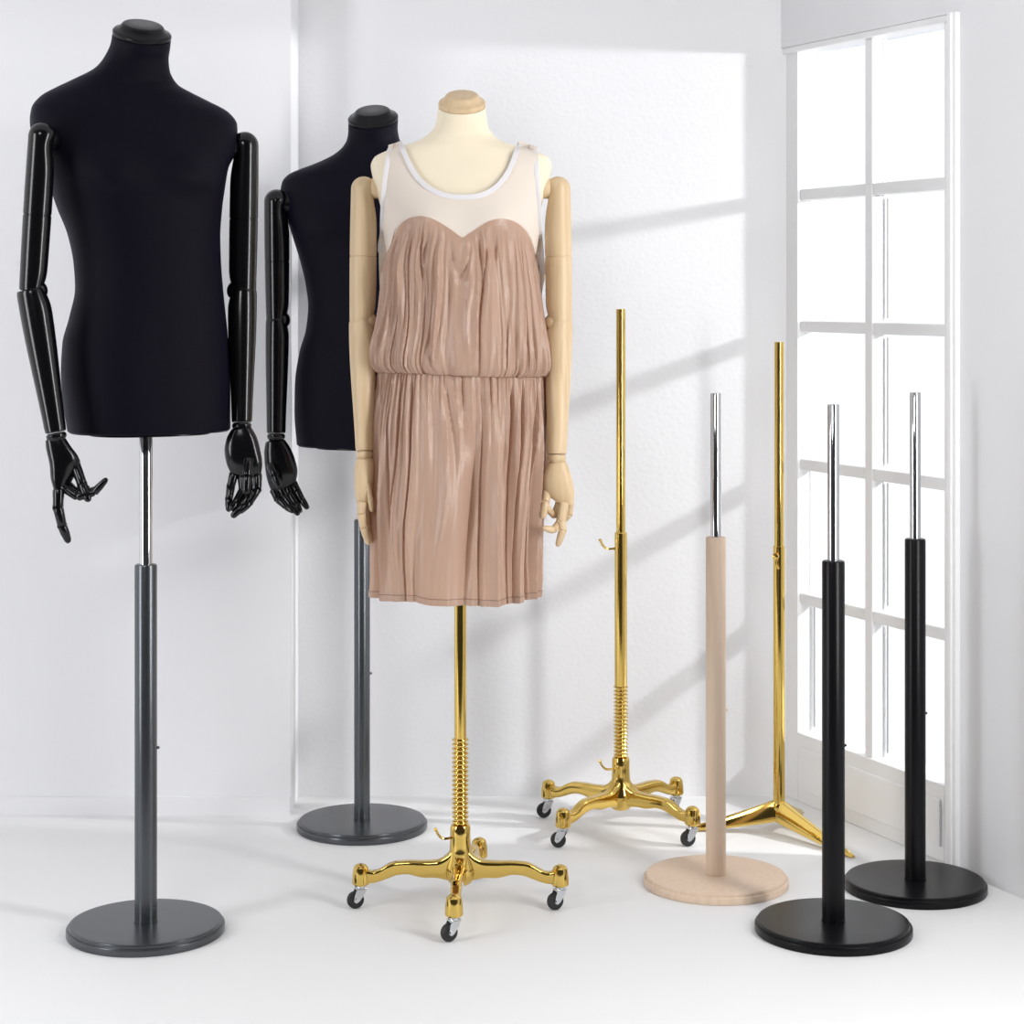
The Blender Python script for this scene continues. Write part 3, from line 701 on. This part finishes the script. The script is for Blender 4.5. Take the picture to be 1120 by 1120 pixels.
for i in range(NV + 1):
    s = i / NV
    for j in range(NU):
        t = 2 * PI * j / NU; y0 = sweet(t, 426, 585); py = y0 + (408 - y0) * s
        if py < 300 and math.sin(t) > 0:
            # loft point at this py, with table clamped at 262
            lo, hi, bf, bb = interp(outl, max(py, 262)); c = math.cos(t)
            if py < 262:
                x0, x1 = interp([(238, 432, 579), (250, 430, 581), (262, 428, 583)], py)
            else: x0, x1 = lo, hi
            px = (x0 + x1) / 2 + (x1 - x0) / 2 * math.copysign(abs(c) ** .8, c)
            q = chest_pt(px, py, .0065 + .004 * s) ; q.x = (px - 560) * q.y / F
            fo = bodice_fold(t, s, py) + .003
            q = q + Vector((c * .3, -math.sin(t), 0)).normalized() * (fo * sstep(0, .1, s))
            base = cloth_pt(outl, max(py, 262), t, bodice_fold(t, s, py)); base.z = q.z
            w = sstep(258, 300, py)
            rowsB[i][j] = q.lerp(base, w)
        elif rowsB[i][j] is None:
            rowsB[i][j] = cloth_pt(outl, 262, t, 0)
            rowsB[i][j].z = pzz(py)
b = MB().rings([list(reversed(r)) for r in rowsB], False, False)
def cloth_finish(o, th=.0012):
    m = o.modifiers.new('t', 'SOLIDIFY'); m.thickness = th; m.offset = 1
    return o
adopt(b.build('bodice', M['dress']), dress)
# skirt
rowsS = []; NS = 150
for i in range(NS + 1):
    s = i / NS; ring = []
    for j in range(NU):
        t = 2 * PI * j / NU; py = 408 + (652 - 408) * s
        ring.append(cloth_pt(skl, py, t, skirt_fold(t, s), waist_dy(t) * (1 - sstep(0, .3, s)) + hem_dy(t) * sstep(.5, 1, s)))
    rowsS.append(ring)
adopt(MB().rings([list(reversed(r)) for r in rowsS], False, False).build('skirt', M['dress']), dress)
# hem band and stitch line, elastic seam at the waist
hemr = [[p + (p - Vector((XC, dC, p.z))).normalized() * .0010 for p in rowsS[k]] for k in (NS - 4, NS - 2, NS)]
low = [p + Vector((0, 0, -.0012)) - (p - Vector((XC, dC, p.z))).normalized() * .002 for p in rowsS[NS]]
adopt(MB().rings([list(reversed(r)) for r in hemr + [low]], False, False).build('hem', M['dress']), dress)
st_ = [p + (p - Vector((XC, dC, p.z))).normalized() * .0012 for p in rowsS[NS - 4]]
adopt(MB().tube(st_[::2], .0007, 6, closed=True).build('hem_stitching', M['seam']), dress)
wa = [rowsS[0][j].lerp(rowsB[NV][j], .5) + (rowsS[0][j] - Vector((XC, dC, rowsS[0][j].z))).normalized() * .0004 for j in range(0, NU, 2)]
adopt(MB().tube(wa, .0016, 8, closed=True).build('waist_elastic', M['seam']), dress)

# yoke: front panel (u across, v up) between the sweetheart edge and neckline / shoulder / armhole
neck = [(437.5, 158.5), (440, 166), (443.5, 174), (448, 184.5), (454, 194.5), (460, 202), (467, 208), (476, 213.3), (486, 217), (496, 218.8), (506, 219.3), (516, 219), (526, 217.3), (535, 213.5), (543, 208), (550, 200.5), (556, 192), (561, 181), (565, 169.5), (568.5, 158.5)]
ahL = [(424.5, 164.5), (422, 180), (419, 200), (417.5, 220), (416.5, 240), (416, 256), (414, 268), (414, 276)]
ahR = [(587.5, 167), (588.5, 185), (590, 205), (591, 225), (591.8, 245), (592.5, 262), (594.5, 282), (596, 300)]
def top_y(px):
    """upper edge of the front yoke at image x"""
    if px < 437.5:
        if px >= 424.5: return 158.5 + (437.5 - px) * .46
        for k in range(len(ahL) - 1):
            (xa, ya), (xb, yb) = ahL[k], ahL[k + 1]
            if xb <= px <= xa: return ya + (yb - ya) * (xa - px) / max(1e-6, xa - xb)
        return 276
    if px > 568.5:
        if px <= 587.5: return 158.5 + (px - 568.5) * .44
        for k in range(len(ahR) - 1):
            (xa, ya), (xb, yb) = ahR[k], ahR[k + 1]
            if xa <= px <= xb: return ya + (yb - ya) * (px - xa) / max(1e-6, xb - xa)
        return 300
    return interp(neck, px)[0]
def yoke_pt(px, py, off=.0055):
    row = BC.row_at(py); p = chest_pt(px, py, off)
    # near the sides pull the cloth slightly off the body so that its edge stays at px
    p.x = (px - 560) * p.y / F
    return p
# split in columns (px) with more columns at the armholes
cols = sorted(set([414.2 + .35 * k for k in range(38)] + [427 + .8 * k for k in range(199)] + [586 + .35 * k for k in range(29)]))
grid = []; NVY = 46
for px in cols:
    y_s = interp(sw, px)[0]; yt = min(top_y(px), y_s - .4); yb = y_s + 8
    if px < 441: yb = interp([(414, 284), (417.2, 345), (419, 352), (424, 350), (441, 253)], px)[0]
    if px > 566: yb = interp([(566, 252), (583, 322), (592, 325), (594, 312), (596.5, 304)], px)[0]
    col_ = []
    for k in range(NVY + 1):
        y_ = yb + (yt - yb) * k / NVY; dn = sstep(y_s + .5, y_s + 9, y_) * (sstep(419, 426, px) * (1 - sstep(584, 588, px)))
        col_.append(yoke_pt(px, y_, .0055 - .003 * dn) + Vector((0, .003 * dn, 0)))
    grid.append(col_)
yk = MB().rings(grid, False, False, closed=False)
# over the shoulders and down the back
bk = []
def back_top(px):
    if px < 424.5 or px > 587.5: return 290
    if px < 440: return 160 + (440 - px) * .3
    if px > 567: return 160 + (px - 567) * .3
    return 160 + 22 * (1 - ((px - 503.5) / 63.5) ** 4)
for k in range(150):
    px = 420 + (590 - 420) * k / 149; yt = back_top(px)
    bk.append([chest_pt(px, 302 + (yt - 302) * q / 30, .006, back=True) for q in range(31)])
yk.rings(bk, False, False, closed=False)
for xa, xb in ((424.5, 438.5), (567.5, 587.5)):
    sh = []
    for k in range(16):
        px = xa + (xb - xa) * k / 15; f_ = yoke_pt(px, top_y(px) + .2); q_ = chest_pt(px, back_top(px), .006, back=True); row = []
        for j in range(13):
            t = j / 12; p = f_.lerp(q_, t); p.z += .011 * math.sin(PI * t); row.append(p)
        sh.append(row)
    yk.rings(sh, False, False, closed=False)
adopt(yk.build('yoke', M['yoke']), dress)
# side panels of the knit below the armholes, down the flanks
# white bindings
def ribbon(pts, w, th=.0016):
    pts = smooth_path(pts, 5); b = MB(); n_ = len(pts); rs = []
    for i in range(n_):
        t = (pts[min(i + 1, n_ - 1)] - pts[max(i - 1, 0)]).normalized()
        yy = Vector((0, -1, 0)); s_ = t.cross(yy).normalized(); nn = s_.cross(t).normalized()
        rs.append([pts[i] + s_ * w * c_ + nn * th * d_ for c_, d_ in ((-1, -.3), (-.9, .7), (-.3, 1), (.3, 1), (.9, .7), (1, -.3), (.5, -1), (-.5, -1))])
    return b.rings(rs)
def onb(L, dx=0, dy=0): return [yoke_pt(x + dx, y + dy, .0072) for x, y in L]
nb = ribbon(onb([(x, y - 1.0) for x, y in neck]), .0056)
adopt(nb.build('neck_binding', M['trim']), dress)
backn = [chest_pt(px, back_top(px) + 1, .0075, back=True) for px in [438 + (567.5 - 438) * k / 24 for k in range(25)]]
adopt(MB().tube([yoke_pt(438, 159, .007) + Vector((0, .02, .008))] + backn + [yoke_pt(568, 159, .007) + Vector((0, .02, .008))], .0032, 8).build('back_neck_binding', M['trim']), dress)
for L in (ahL, ahR):
    dx = 3.0 if L is ahL else -3.0
    adopt(ribbon(onb(L, dx=dx * .6), .0052, .0018).build('armhole_binding', M['trim']), dress)
